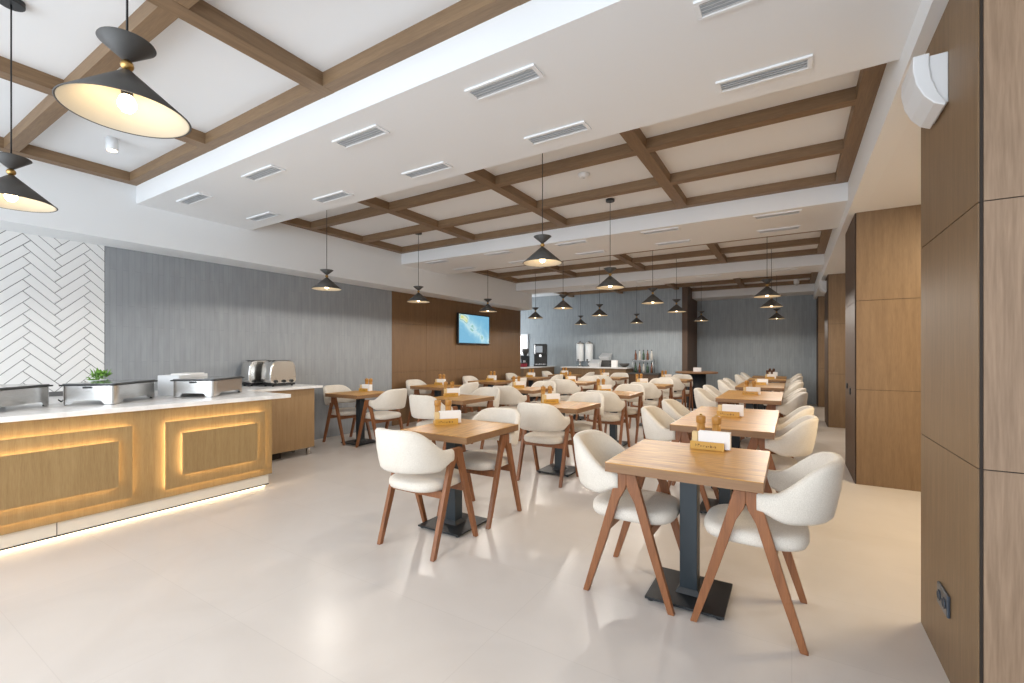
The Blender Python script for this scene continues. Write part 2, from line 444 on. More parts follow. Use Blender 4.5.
# small bright window in the far wall, beyond the wood-panelled wall
w = MB().box(-7.72, -7.36, YBLUE-0.04, YBLUE, 1.28, 1.34).box(-7.72, -7.36, YBLUE-0.04, YBLUE, 1.92, 1.98).box(-7.72, -7.67, YBLUE-0.04, YBLUE, 1.34, 1.92).box(-7.41, -7.36, YBLUE-0.04, YBLUE, 1.34, 1.92).box(-7.67, -7.41, YBLUE-0.035, YBLUE, 1.385, 1.405)
wf = struct(w, 'window_1', M['plasticwhite'])
MB().box(-7.67, -7.41, YBLUE-0.02, YBLUE-0.005, 1.34, 1.92).build('window_pane', M['window'], wf)

# ceiling: upper slab, dropped bands, bulkheads
struct(MB().box(-9.2, 4.2, YF, 15.0, ZC, ZC+0.1), 'ceiling', M['ceiling'])
for i, (a, b2) in enumerate(((1.965, 3.14), (5.75, 6.95), (9.65, 10.45), (13.6, YE))):
    struct(MB().box(XB-0.44 if i < 2 else -9.0, XRB, a, b2, ZD, ZC), 'ceiling_band', M['ceiling'])
struct(MB().box(XL-0.15, XB, YF, 10.45, 2.49, ZC), 'wall_left_bulkhead', M['wallwhite'])
struct(MB().box(XRB, 0.62, YF, YE, 2.77, ZC), 'wall_right_bulkhead', M['wallwhite'])
struct(MB().box(0.62, 4.2, YF, YE+0.6, 2.77, ZC), 'ceiling_corridor', M['ceiling'])
# coffer beams
nt_ = 1
XE = [0.49, -1.06, -2.62, -4.18, -5.73]       # far (right) edges of the lengthwise beams
for (a, b2, cross) in ((YF, 1.965, (-1.57, -0.69, 0.21, 1.098, 1.965)), (3.14, 5.75, (4.0, 4.9, 5.75)), (6.95, 9.65, (7.85, 8.75, 9.65)), (10.45, 13.6, (11.5, 12.55, 13.6))):
    for x in XE:
        nt_ += 1
        o = MB().box(-0.055, 0.055, 0, b2-a, 0, ZC-ZB).build('trim_%d' % nt_, M['beam_y'], loc=(x-0.055, a, ZB)); o['kind'] = 'structure'
    for y in cross:
        nt_ += 1
        o = MB().box(0, XRB-XB-0.11, -0.045, 0.045, 0, ZC-ZB+0.001).build('trim_%d' % nt_, M['beam'], loc=(XB+0.11, y-0.045, ZB+0.0015)); o['kind'] = 'structure'

# right side: panelled blocks between the openings
def panel_block(name, x0, y0, y1, seams, depth=0.7, mat_side=None, mat_end=None, gap=True):
    """block with its long face at x0 and its end face at y0; seams are the heights of the joints"""
    zs = [0]+list(seams)+[2.77]
    m = MB()
    for z0, z1 in zip(zs[:-1], zs[1:]):
        zz0 = z0+(0.002 if z0 else 0); zz1 = z1-(0.002 if z1 < 2.7 else 0)
        m.box(x0, x0+0.02, y0+0.012, y1, zz0, zz1, 0)
        m.box(x0+0.012, x0+depth, y0, y0+0.02, zz0, zz1, 1)
        m.box(x0+0.012, x0+depth, y1-0.02, y1, zz0, zz1, 0)
    m.box(x0+0.004, x0+depth-0.01, y0+0.006, y1-0.006, 0, 2.765, 2)
    return struct(m, name, [mat_side, mat_end, M['seam']])
SE = (0.965, 1.87)
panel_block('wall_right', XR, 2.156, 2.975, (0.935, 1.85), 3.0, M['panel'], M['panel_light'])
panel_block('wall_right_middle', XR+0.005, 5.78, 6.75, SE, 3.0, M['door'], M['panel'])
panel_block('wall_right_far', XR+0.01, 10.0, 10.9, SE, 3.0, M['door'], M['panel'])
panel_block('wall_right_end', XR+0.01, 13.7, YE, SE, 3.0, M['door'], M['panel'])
struct(MB().box(3.5, 3.6, YF, 14.6, 0, 2.77), 'wall_right_corridor', M['wallwhite'])

# ------------------------------------------------------------------ fixtures on the walls and ceiling
# speaker boxes on the panels
def speaker(loc, label):
    t = empty('wall_speaker', loc, 0, label, 'speaker', 'white wall speakers')
    inner = [(0.0, 0.10), (0.058, 0.10), (0.060, 0.06), (0.052, 0.0), (0.034, -0.06), (0.010, -0.105), (0.0, -0.108)]
    outer = [(0.112, 0.108), (0.113, 0.05), (0.102, -0.01), (0.078, -0.065), (0.045, -0.105), (0.012, -0.122)]
    def sweep(m, prof, y0, y1):
        n = len(prof)
        v = [(-p, y0, z) for p, z in prof]+[(-p, y1, z) for p, z in prof]
        m.add(v, [tuple(range(n)), tuple(range(2*n-1, n-1, -1))]+[(k, n+k, n+(k+1) % n, (k+1) % n) for k in range(n)])
        return m
    sweep(MB(), inner, -0.145, 0.07).build('speaker_body', M['plasticwhite'], t, 0.004)
    sweep(MB(), outer+[(0.008, -0.108), (0.034, -0.06), (0.053, 0.0), (0.061, 0.06), (0.059, 0.108)], -0.155, 0.085).build('front_cover', M['plasticwhite'], t, 0.004)
    return t
speaker((XR, 2.655, 2.468), 'white wedge speaker high on the panel beside the wide oak corner')
speaker((XR+0.01, 10.45, 2.60), 'small distant white speaker high on the panel near the end wall')
# socket
t = empty('wall_socket', (XR, 2.555, 0.305), 0, 'slate grey double socket low on the oak panel', 'socket')
MB().box(-0.012, 0, -0.075, 0.075, -0.045, 0.045).build('socket_plate', M['socket'], t, 0.004)
for s_ in (-1, 1):
    MB().lathe([(0.022, 0), (0.022, 0.004), (0.017, 0.004), (0.017, 0.001)], 16).xform(Matrix.Translation((-0.012, s_*0.036, 0)) @ Matrix.Rotation(-PI/2, 4, 'Y')).build('outlet', M['socket'], t)
# door lock on the dark middle panel
t = empty('door_lock', (XR+0.005, 6.35, 0.92), 0, 'pair of small black lock plates on the dark panel', 'lock')
MB().box(-0.012, 0, -0.20, -0.12, -0.035, 0.035).build('lock_plate', M['black'], t, 0.003)
MB().box(-0.012, 0, 0.12, 0.19, 0.01, 0.07).build('thumb_turn', M['black'], t, 0.003)

# ceiling vents
def make_vent():
    t = empty('air_vent', (0, 0, 0), 0, 'x', 'air vent', 'slot vents in the ceiling bands')
    f = MB().box(-0.235, 0.235, -0.065, -0.045, -0.012, 0).box(-0.235, 0.235, 0.045, 0.065, -0.012, 0).box(-0.235, -0.212, -0.045, 0.045, -0.012, 0).box(0.212, 0.235, -0.045, 0.045, -0.012, 0)
    f.build('vent_frame', M['ceiling'], t, 0.002)
    b = MB().box(-0.212, 0.212, -0.045, 0.045, -0.002, 0, 0)
    for k in range(4):
        y = -0.033+0.022*k
        b.hexa([(-0.212, y-0.007, -0.011), (0.212, y-0.007, -0.011), (0.212, y-0.004, -0.011), (-0.212, y-0.004, -0.011)],
               [(-0.212, y+0.004, -0.001), (0.212, y+0.004, -0.001), (0.212, y+0.007, -0.001), (-0.212, y+0.007, -0.001)], 1)
    b.build('louvre', [M['ventgrey'], M['plasticwhite']], t)
    return t
vent0 = make_vent(); vu = []
VX = [-0.14, -1.42, -2.65, -3.90, -5.14]
ORD = ['first', 'second', 'third', 'fourth', 'fifth', 'sixth']
for (y, rowname, xs) in ((2.205, 'front row of the wide white band', VX), (2.905, 'rear row of the wide white band', VX), (5.9, 'front row of the middle white band', VX), (6.62, 'rear row of the middle white band', VX), (9.85, 'row in the far white band', VX[:4])):
    for i, x in enumerate(xs):
        place(vent0, vu, (x, y, ZD), 0, 'white slot vent, %s from the door panels, %s' % (ORD[i], rowname), 'slot vents in the ceiling bands')
# ceiling spot, canopy, detectors
t = empty('ceiling_spotlight', (-4.96, 1.50, ZC), 0, 'white cylinder spotlight on the ceiling beside the tiled wall', 'spotlight')
MB().lathe([(0.036, -0.105), (0.042, -0.1), (0.042, 0)], 20).build('housing', M['plasticwhite'], t)
MB().lathe([(0.0, -0.108), (0.033, -0.108), (0.033, -0.104), (0.0, -0.104)], 20).build('lens', M['bulb'], t)
t = empty('smoke_detector', (-1.82, 4.35, ZC), 0, 'pale round detector on the ceiling of the first beamed bay', 'smoke detector')
MB().lathe([(0.03, -0.04), (0.05, -0.03), (0.06, -0.012), (0.06, 0)], 24).build('housing', M['plasticwhite'], t)
MB().lathe([(0.0, -0.044), (0.012, -0.044), (0.012, -0.04)], 12).build('sensor', M['ventgrey'], t)
t = empty('dome_camera', (0.1, 13.2, ZB), 0, 'small white dome camera below the last beamed bay', 'camera')
MB().lathe([(0.05, -0.03), (0.06, -0.02), (0.06, 0.1)], 20).build('camera_base', M['plasticwhite'], t)
MB().lathe([(0.0, -0.075), (0.025, -0.068), (0.042, -0.048), (0.048, -0.028)], 20).build('dome', M['ventgrey'], t)

# television
t = empty('television', (XL+0.006, 8.4, 1.89), 0, 'wall-mounted television showing a blue coastal picture', 'television')
MB().box(0.03, 0.075, -0.60, 0.60, -0.345, 0.345).build('casing', M['black'], t, 0.004)
MB().box(0.0745, 0.077, -0.575, 0.575, -0.315, 0.32).build('screen', M['screen'], t)
MB().box(0, 0.03, -0.2, 0.2, -0.15, 0.15).build('wall_bracket', M['black'], t)

# ------------------------------------------------------------------ pendant lamps
def make_pendant(top):
    t = empty('pendant_lamp', (0, 0, 0), 0, 'x', 'pendant lamp', 'black cone pendant lamps')
    R, Hc = 0.172, 0.141
    MB().lathe([(R, 0.0), (R+0.002, 0.002), (0.014, Hc), (0.010, Hc), (0.010, Hc-0.008), (R-0.002, 0.0)], 48, closed=True).build('lamp_shade', M['grey_shade'], t)
    MB().lathe([(R-0.003, 0.0015), (0.012, Hc-0.009), (0.0095, Hc-0.012), (R-0.007, 0.0015)], 48, closed=True).build('shade_lining', M['shade_in'], t)
    z = Hc+0.018
    MB().lathe([(0.0, z-0.019), (0.010, z-0.016), (0.0165, z-0.009), (0.019, z), (0.0165, z+0.009), (0.010, z+0.016), (0.0, z+0.019)], 20).build('brass_bead', M['brass'], t)
    z += 0.017
    MB().lathe([(0.008, z), (0.014, z+0.002), (0.077, z+0.055), (0.075, z+0.059), (0.006, z+0.061)], 40).build('upper_cone', M['grey_shade'], t)
    MB().tube([(0, 0, z+0.055), (0, 0, top-0.012)], 0.0035, 8).build('cord', M['black'], t)
    MB().lathe([(0.05, top-0.028), (0.052, top-0.026), (0.052, top)], 28).build('canopy', M['blackmetal'], t)
    MB().lathe([(0.016, 0.0), (0.016, 0.035)], 14).xform(Matrix.Translation((0, 0, 0.055))).build('lamp_holder', M['black'], t)
    MB().lathe([(0.0, 0.004), (0.014, 0.008), (0.024, 0.022), (0.026, 0.034), (0.02, 0.052), (0.014, 0.062)], 18).build('bulb', M['bulb'], t)
    d = bpy.data.lights.new('bulb_beam', 'SPOT'); d.energy = PENDANT_W; d.color = (1.0, 0.945, 0.87); d.shadow_soft_size = 0.02; d.spot_size = math.radians(173); d.spot_blend = 0.12
    l = bpy.data.objects.new('bulb_beam', d); col.objects.link(l); l.parent = t; l.location = (0, 0, -0.012)
    d = bpy.data.lights.new('bulb_glow', 'POINT'); d.energy = 0.22; d.color = (1.0, 0.88, 0.70); d.shadow_soft_size = 0.02
    l = bpy.data.objects.new('bulb_glow', d); col.objects.link(l); l.parent = t; l.location = (0, 0, -0.012)
    return t
RIM = 2.12
pend = make_pendant(ZC-RIM); pu = []
cols = {-0.29: ('over the tables by the door panels', (7.18, 8.8, 11.9)),
        -1.85: ('over the second row from the door panels', (3.5, 5.23, 7.18, 8.9, 11.65)),
        -3.39: ('over the third row from the door panels', (7.18, 8.94, 11.58)),
        -4.84: ('over the row along the television wall', (3.52, 5.12, 6.97, 8.82, 11.35))}
place(pend, pu, (-1.863, 0.602, RIM), 0, 'black cone pendant with brass bead under the front beams, farther from the buffet', 'black cone pendant lamps')
place(pend, pu, (-3.469, 0.636, RIM), 0, 'black cone pendant with brass bead under the front beams, nearer the tiled wall', 'black cone pendant lamps')
for x, (nm, ys) in cols.items():
    for i, y in enumerate(ys):
        place(pend, pu, (x, y, RIM), 0, 'black cone pendant lamp, %s from the front, %s' % (ORD[i], nm), 'black cone pendant lamps')

# ------------------------------------------------------------------ buffet counter
XF = -4.44
t = empty('buffet_counter', (XF, 1.0, 0), 0, 'long oak buffet counter with two glowing stepped panels', 'counter')
Y0, Y1 = -1.5, 1.6      # local y (world -0.5 .. 2.6)
MB().box(-0.90, 0, Y0, Y1, 0.13, 0.875).build('body', M['counter_oak'], t, 0.002)
MB().box(-0.88, -0.03, Y0+0.02, Y1-0.02, 0.03, 0.13).box(-0.031, -0.028, 0.04, 0.044, 0.03, 0.13, 1).build('plinth', [M['plinth'], M['seam']], t)
MB().box(-0.06, -0.026, Y0+0.02, Y1-0.018, 0.022, 0.032).build('plinth_trim', M['blackmetal'], t)
MB().box(-0.075, -0.035, Y0+0.1, Y1-0.05, 0.009, 0.021).build('floor_led_strip', M['led_floor'], t)
MB().box(-0.12, -0.06, Y1-0.016, Y1-0.006, 0.05, 0.11).build('end_led_strip', M['led_floor'], t)
def stepped(y0, y1, z0, z1, d0, name, ins):
    # floating plate with a led line hidden behind its edges
    th = 0.014; gap = 0.032
    p = MB().box(d0+gap, d0+gap+th, y0, y1, z0, z1).build(name, M['counter_oak'], t, 0.0015)
    i = ins; k = 0.008
    e0, e1 = d0+gap-0.011, d0+gap-0.001
    l = MB().box(e0, e1, y0+i, y1-i, z1-i-k, z1-i).box(e0, e1, y0+i, y1-i, z0+i, z0+i+k).box(e0, e1, y0+i, y0+i+k, z0+i+k, z1-i-k).box(e0, e1, y1-i-k, y1-i, z0+i+k, z1-i-k)
    l.build('led_strip', M['led'], p)
    MB().box(d0, d0+gap, y0+0.05, y1-0.05, z0+0.05, z1-0.05).build('spacer', M['seam'], p)
    return d0+gap+th
for (a, b2) in ((-1.42, 0.455), (0.676, 1.506)):
    d = stepped(a, b2, 0.205, 0.765, 0.0, 'outer_panel', 0.016)
    stepped(a+0.105, b2-0.1, 0.315, 0.665, d, 'inner_panel', 0.016)
o = MB().box(XF-0.915, XF+0.045, -0.5, 2.775, 0.878, 0.915).build('counter_worktop', M['stone'], bevel=0.004)
tag(o, 'white quartz worktop over the glowing oak buffet counter', 'worktop')
# back counter along the wall
t = empty('back_cabinet', (-5.40, 1.5, 0), 0, 'plain oak cabinet run against the grey wall behind the buffet', 'cabinet')
MB().box(-0.87, 0, -2.0, 2.24, 0.10, 0.873).build('body', M['counter_brown'], t, 0.002)
for y in (2.18, 1.25):
    MB().box(-0.07, -0.03, y-0.02, y+0.02, 0.0, 0.10).build('leg', M['steel'], t, 0.002)
for x, y in ((-0.3, 2.13), (-0.62, 2.13)):
    c = MB().lathe([(0.026, -0.012), (0.03, -0.008), (0.03, 0.008), (0.026, 0.012)], 18).xform(Matrix.Translation((x, y, 0.031)) @ Matrix.Rotation(PI/2, 4, 'X')).build('caster', M['steel'], t)
    MB().box(x-0.015, x+0.015, y-0.015, y+0.015, 0.062, 0.10).build('caster_fork', M['steel'], c)
MB().box(-0.85, -0.12, -1.9, 1.85, 0.0, 0.10).build('recessed_base', M['seam'], t)
o = MB().box(XL+0.002, -5.36, -0.5, 3.84, 0.875, 0.905).build('back_worktop', M['stone'], bevel=0.003)
tag(o, 'white quartz worktop on the oak cabinet against the grey wall', 'worktop')

# chafing dishes
def make_dish():
    t = empty('chafing_dish', (0, 0, 0), 0, 'x', 'chafing dish', 'steel warming dishes on the buffet')
    hx, hy = 0.195, 0.29
    m = MB()
    # body wall with arched cut-outs between the corner feet: profile swept around a rounded rectangle
    pts = roundrect(hx, hy, 0.05, 6); n = len(pts)
    per = []; L_ = 0
    dense = []
    for i in range(n):
        a, b2 = pts[i], pts[(i+1) % n]
        d = math.dist(a, b2); k = max(1, int(d/0.012))
        for j in range(k): dense.append((a[0]+(b2[0]-a[0])*j/k, a[1]+(b2[1]-a[1])*j/k))
    lo = []
    for x, y in dense:
        ax, ay = abs(x), abs(y)
        foot = 0.095
        if ax > hx-0.03 and ay > hy-0.03: z = 0.004
        else:
            # distance from the nearest corner along the side
            d = (hy-ay) if ax > hx-0.004 else (hx-ax)
            e = max(0.0, min(1.0, (d-foot+0.02)/0.03))
            z = 0.004+0.034*e*e*(3-2*e)
        lo.append((x, y, z))
    hi = [(x, y, 0.155) for x, y in dense]
    k = len(dense)
    m.add(lo+hi, [(i, (i+1) % k, k+(i+1) % k, k+i) for i in range(k)]+[tuple(range(k, 2*k))], 0, False)
    m.prism(roundrect(hx-0.01, hy-0.01, 0.04, 6), 0.04, 0.05, 0)
    m.build('body', M['steel'], t)
    r = MB().prism(roundrect(hx+0.012, hy+0.012, 0.03, 5), 0.155, 0.166)
    r.build('rim', M['black'], t, 0.002)
    l = MB().prism(roundrect(hx-0.004, hy-0.004, 0.025, 5), 0.166, 0.174)
    l.build('glass_lid', M['glassblack'], t, 0.002)
    for sx in (-1, 1):
        for sy in (-1, 1):
            MB().lathe([(0.014, 0), (0.014, 0.012)], 12).xform(Matrix.Translation((sx*(hx-0.03), sy*(hy-0.03), -0.0))).build('rubber_foot', M['black'], t)
    MB().box(-0.09, 0.09, hy, hy+0.004, 0.085, 0.10).build('hinge', M['steel'], t)
    MB().box(-0.03, 0.03, -hy-0.010, -hy, 0.135, 0.15).build('handle', M['black'], t, 0.002)
    return t
dish = make_dish(); du = []
# each dish stands at an angle; its nearest corner foot was measured on the worktop
def dish_at(cx, cy, ang, label):
    a = math.radians(ang)
    # local nearest corner is (+hx, -hy)
    hx, hy = 0.195, 0.29
    x = cx-(hx*math.cos(a)+hy*math.sin(a)); y = cy-(hx*math.sin(a)-hy*math.cos(a))
    return place(dish, du, (x, y, 0.915), a, label, 'steel warming dishes on the buffet')
dish_at(-4.70, 1.44, 42, 'steel chafing dish with dark glass lid, middle of the buffet, below the green herbs')
dish_at(-4.70, 2.19, 38, 'steel chafing dish with dark glass lid at the open end of the buffet')
dish_at(-4.66, 0.72, 42, 'steel chafing dish with dark glass lid cut off by the picture edge')
# black power cord between two dishes
o = MB().tube([(-5.085, 1.195, 0.955), (-5.12, 1.22, 0.935), (-5.18, 1.26, 0.958), (-5.26, 1.34, 0.965), (-5.33, 1.42, 0.96)], 0.005, 8).build('power_cord', M['black'])
tag(o, 'thin black power cord lying between two chafing dishes', 'cord')
# green garnish in a small bowl
t = empty('herb_pot', (-5.72, 1.64, 0.905), 0, 'small white pot of green herbs on the back worktop by the tiled wall', 'herb pot'); t.scale = (1.1, 1.1, 1.55)
MB().lathe([(0.03, 0), (0.05, 0.02), (0.075, 0.09), (0.08, 0.11), (0.074, 0.11), (0.045, 0.03), (0, 0.025)], 20).build('pot', M['plasticwhite'], t)
lf = MB()
rl = random.Random(3)
for k in range(46):
    a, e, rr = rl.uniform(0, 2*PI), rl.uniform(0.1, 1.4), rl.uniform(0.03, 0.085)
    c = Vector((rr*math.cos(a)*math.cos(e*0.6), rr*math.sin(a)*math.cos(e*0.6), 0.10+0.06*math.sin(e)))
    s_ = rl.uniform(0.018, 0.032)
    m = Matrix.Translation(c) @ Matrix.Rotation(a, 4, 'Z') @ Matrix.Rotation(-e+rl.uniform(-.4, .4), 4, 'Y')
    q = [m @ Vector(p) for p in ((-s_, 0, 0), (0, -s_*0.6, 0.004), (s_, 0, -0.004), (0, s_*0.6, 0.004), (0, 0, 0.008))]
    lf.add(q, [(0, 1, 4), (1, 2, 4), (2, 3, 4), (3, 0, 4), (0, 3, 2, 1)], 0, True)
lf.build('leaves', M['leaf'], t)
# white tray-like box behind the end dish
t = empty('white_serving_box', (-5.40, 2.22, 0.9155), math.radians(38), 'low white open box on the back worktop behind the end chafing dish', 'serving box'); t.scale = (0.62, 0.85, 1.25)
b = MB().prism(roundrect(0.17, 0.30, 0.02), 0, 0.012).box(-0.17, -0.155, -0.285, 0.285, 0.012, 0.16).box(0.155, 0.17, -0.285, 0.285, 0.012, 0.16).box(-0.155, 0.155, -0.30, -0.285, 0.012, 0.16).box(-0.155, 0.155, 0.285, 0.30, 0.012, 0.16)
b.build('box_shell', M['plasticwhite'], t, 0.004)
MB().box(-0.15, 0.15, -0.08, 0.25, 0.012, 0.168).build('folded_towel', M['paper'], t, 0.01)

# toasters on the back counter
def make_toaster():
    t = empty('toaster', (0, 0, 0), 0, 'x', 'toaster', 'polished toasters on the back worktop')
    prof = [(-0.125, 0.0), (-0.15, 0.03), (-0.15, 0.10), (-0.14, 0.19), (-0.115, 0.235), (-0.07, 0.25), (0.07, 0.25), (0.115, 0.235), (0.14, 0.19), (0.15, 0.10), (0.15, 0.03), (0.125, 0.0)]
    m = MB().prism(prof, -0.09, 0.09, 0, True).xform(Matrix(((0, 0, 1, 0), (1, 0, 0, 0), (0, 1, 0, 0.03), (0, 0, 0, 1))))
    m.build('body', M['chrome'], t, 0.012, 3)
    for x in (-0.035, 0.035): MB().box(x-0.014, x+0.014, -0.11, 0.11, 0.2795, 0.283).build('bread_slot', M['black'], t)
    MB().box(-0.092, 0.092, -0.135, 0.135, 0.012, 0.032).build('base_plate', M['black'], t, 0.004)
    for y in (-0.09, 0.0, 0.09):
        MB().lathe([(0.017, 0), (0.015, 0.02)], 14).xform(Matrix.Translation((0.091, y, 0.055)) @ Matrix.Rotation(PI/2, 4, 'Y')).build('control_knob', M['black'], t)
    h = MB().box(-0.02, 0.02, 0.15, 0.172, 0.07, 0.20); h.build('side_handle', M['black'], t, 0.004)
    for x in (-0.07, 0.07):
        for y in (-0.11, 0.11): MB().lathe([(0.012, 0), (0.012, 0.013)], 10).xform(Matrix.Translation((x, y, 0))).build('rubber_foot', M['black'], t)
    return t
toa = make_toaster(); toa.scale = (1.2, 1.2, 1.2); tu = []
place(toa, tu, (-6.10, 3.38, 0.905), 0.0, 'polished steel toaster nearer the serving box on the back worktop', 'polished toasters on the back worktop')
place(toa, tu, (-5.80, 3.49, 0.905), 0.0, 'polished steel toaster nearer the end of the back worktop', 'polished toasters on the back worktop')

# ------------------------------------------------------------------ tables
def make_table(sx, sy, grain='x', off=0.0):
    long_ = max(sx, sy) > 1.0
    t = empty('dining_table', (0, 0, 0), 0, 'x', 'table')
    hx, hy = sx/2, sy/2
    top = MB().box(-hx, hx, -hy, hy, 0.746, 0.75, 0).box(-hx+0.0005, hx-0.0005, -hy+0.0005, hy-0.0005, 0.70, 0.746, 1)
    top.build('tabletop', [M['top'] if grain == 'x' else M['top_y'], M['edge']], t)
    ys = (-sy/4, sy/4) if long_ else (off,)
    for y in ys:
        c = MB().box(-0.045, 0.045, y-0.045, y+0.045, 0.028, 0.69).build('column', M['navy'], t, 0.003)
        MB().box(-0.16, 0.16, y-0.16, y+0.16, 0.692, 0.70).box(-0.03, 0.03, y-0.03, y+0.03, 0.68, 0.692).build('mounting_plate', M['blackmetal'], c)
        bp = MB().box(-0.195, 0.195, y-0.195, y+0.195, 0.012, 0.024).hexa([(-0.065, y-0.065, 0.024), (0.065, y-0.065, 0.024), (0.065, y+0.065, 0.024), (-0.065, y+0.065, 0.024)], [(-0.048, y-0.048, 0.05), (0.048, y-0.048, 0.05), (0.048, y+0.048, 0.05), (-0.048, y+0.048, 0.05)])
        b = bp.build('base_plate', M['blackmetal'], t)
        for ax in (-0.17, 0.17):
            for ay in (-0.17, 0.17): MB().lathe([(0.016, 0), (0.016, 0.012)], 10).xform(Matrix.Translation((ax, y+ay, 0))).build('glide', M['black'], b)
    return t

# ------------------------------------------------------------------ chair: faces +y, frames at x = +-0.245
def make_chair():
    t = empty('dining_chair', (0, 0, 0), 0, 'x', 'chair')
    # seat cushion
    def sup(a, rx, ry, n=3.2):
        c, s_ = math.cos(a), math.sin(a)
        return (rx*math.copysign(abs(c)**(2/n), c), ry*math.copysign(abs(s_)**(2/n), s_))
    m = MB(); N_ = 40
    rings = [(0.86, 0.412), (0.96, 0.418), (1.0, 0.435), (1.0, 0.452), (0.975, 0.47), (0.90, 0.482), (0.70, 0.488), (0.40, 0.491)]
    v = []
    for k, z in rings:
        for i in range(N_):
            x, y = sup(2*PI*i/N_, 0.222*k if k < 0.95 else 0.222-(1-k)*0.2, 0.235*k if k < 0.95 else 0.235-(1-k)*0.2); v.append((x, y-0.02, z))
    f = [(j*N_+i, j*N_+(i+1) % N_, (j+1)*N_+(i+1) % N_, (j+1)*N_+i) for j in range(len(rings)-1) for i in range(N_)]
    f += [tuple(range(N_-1, -1, -1)), tuple((len(rings)-1)*N_+i for i in range(N_))]
    m.add(v, f, 0, True); m.build('seat', M['fabric'], t)
    # wrap-around backrest
    m = MB(); S_ = 44; v = []; P_ = 12
    for i in range(S_+1):
        th = PI*i/S_
        n = 2.25
        c, s_ = math.cos(th), math.sin(th)
        px = 0.247*math.copysign(abs(c)**(2/n), c); py = -0.045-0.285*abs(s_)**(2/n)
        # outward normal by finite difference
        e = 1e-3
        def pt(q):
            c2, s2 = math.cos(q), math.sin(q)
            return Vector((0.247*math.copysign(abs(c2)**(2/n), c2), -0.045-0.285*abs(s2)**(2/n)))
        q0 = min(max(th, 0.02), PI-0.02)
        tg = (pt(q0+e)-pt(q0-e)).normalized(); nr = Vector((-tg.y, tg.x))
        if nr.dot(Vector((px, py+0.12))) < 0: nr = -nr
        u = (-0.045-py)/0.285
        def sm(a, b_, x): x = max(0, min(1, (x-a)/(b_-a))); return x*x*(3-2*x)
        ztop = 0.686+0.154*sm(0.18, 0.97, u)**1.15
        zbot = 0.600-0.045*sm(0.0, 0.45, u)
        lean = 0.045*sm(0.3, 1.0, u)
        th_ = 0.017+0.006*sm(0, 0.4, u)
        hh = ztop-zbot; r = 0.016
        prof = [(-th_, 0.5), (-th_, 0.22), (-th_, 0.0+r/hh), (-th_*0.5, 0), (th_*0.5, 0), (th_, r/hh), (th_, 0.22), (th_, 0.5), (th_, 1-r/hh), (th_*0.5, 1), (-th_*0.5, 1), (-th_, 1-r/hh)]
        for d, h in prof:
            o = d+lean*(h-0.1)+(0.012*math.sin(PI*h) if d > 0 else 0.006*math.sin(PI*h))*0.6
            v.append((px+nr.x*o, py+nr.y*o, zbot+h*hh))
    f = [(i*P_+k, i*P_+(k+1) % P_, (i+1)*P_+(k+1) % P_, (i+1)*P_+k) for i in range(S_) for k in range(P_)]
    f += [tuple(range(P_)), tuple(S_*P_+k for k in range(P_-1, -1, -1))]
    m.add(v, f, 0, True); m.build('backrest', M['fabric'], t)
    # legs: two inverted-V frames
    for sx in (-1, 1):
        x0, x1 = sx*0.245-0.015, sx*0.245+0.015
        for sy in (-1, 1):
            def quad(yc, hw, z): return [(x0, yc-hw, z), (x1, yc-hw, z), (x1, yc+hw, z), (x0, yc+hw, z)]
            m = MB()
            secs = [quad(sy*yc, hw, z) for yc, hw, z in ((0.232, 0.016, 0.0), (0.138, 0.023, 0.30), (0.067, 0.025, 0.54), (0.0415, 0.0335, 0.60), (0.033, 0.033, 0.63), (0.025, 0.025, 0.685))]
            vv = [p for q in secs for p in q]
            ff = [(3, 2, 1, 0), (20, 21, 22, 23)]
            for j in range(5): ff += [(j*4+i, j*4+(i+1) % 4, (j+1)*4+(i+1) % 4, (j+1)*4+i) for i in range(4)]
            m.add(vv, ff); m.build('leg', M['leg'], t, 0.003)
    for y in (-0.112, 0.112):
        MB().box(-0.232, 0.232, y-0.014, y+0.014, 0.362, 0.412).build('seat_rail', M['leg'], t, 0.002)
    return t

# ------------------------------------------------------------------ table-top items: long side along x, front toward -y
def make_holder():
    t = empty('napkin_holder', (0, 0, 0), 0, 'x', 'napkin holder')
    MB().box(-0.105, 0.085, -0.035, 0.035, 0, 0.008).build('tray', M['gold'], t, 0.001)
    fp = MB().box(-0.105, 0.085, -0.043, -0.035, 0, 0.048).build('front_plate', M['gold'], t, 0.001)
    MB().box(-0.105, 0.085, 0.035, 0.041, 0, 0.03).build('rear_plate', M['gold'], t, 0.001)
    e = MB(); rl = random.Random(5); x = -0.075
    while x < 0.035:
        w_ = rl.uniform(0.006, 0.011); h = rl.choice((0.010, 0.014, 0.018))
        e.box(x, x+0.0022, -0.0437, -0.043, 0.016, 0.016+h); e.box(x, x+w_, -0.0437, -0.043, 0.016+h*rl.choice((0, .5, 1))-0.001, 0.016+h*0.5+0.002)
        x += w_+0.005
    e.build('engraving', M['engraving'], fp)
    return t
def make_napkins():
    t = empty('napkin_stack', (0, 0, 0), 0, 'x', 'napkins')
    m = MB()
    for k in range(5):
        y = -0.022+0.011*k
        m.box(-0.062+0.001*(k % 2), 0.115, y, y+0.0095, 0.0086+0.0006*k, 0.108-0.0015*(k % 3))
    m.build('napkin', M['paper'], t)
    return t
def make_sachets():
    t = empty('sachet_packet', (0, 0, 0), 0, 'x', 'sachets')
    m = MB()
    for k in range(5):
        y = -0.024+0.011*k
        m.box(-0.098, -0.066, y, y+0.008, 0.0086, 0.100-0.004*(k % 2))
    m.build('sachet', M['kraft'], t)
    return t
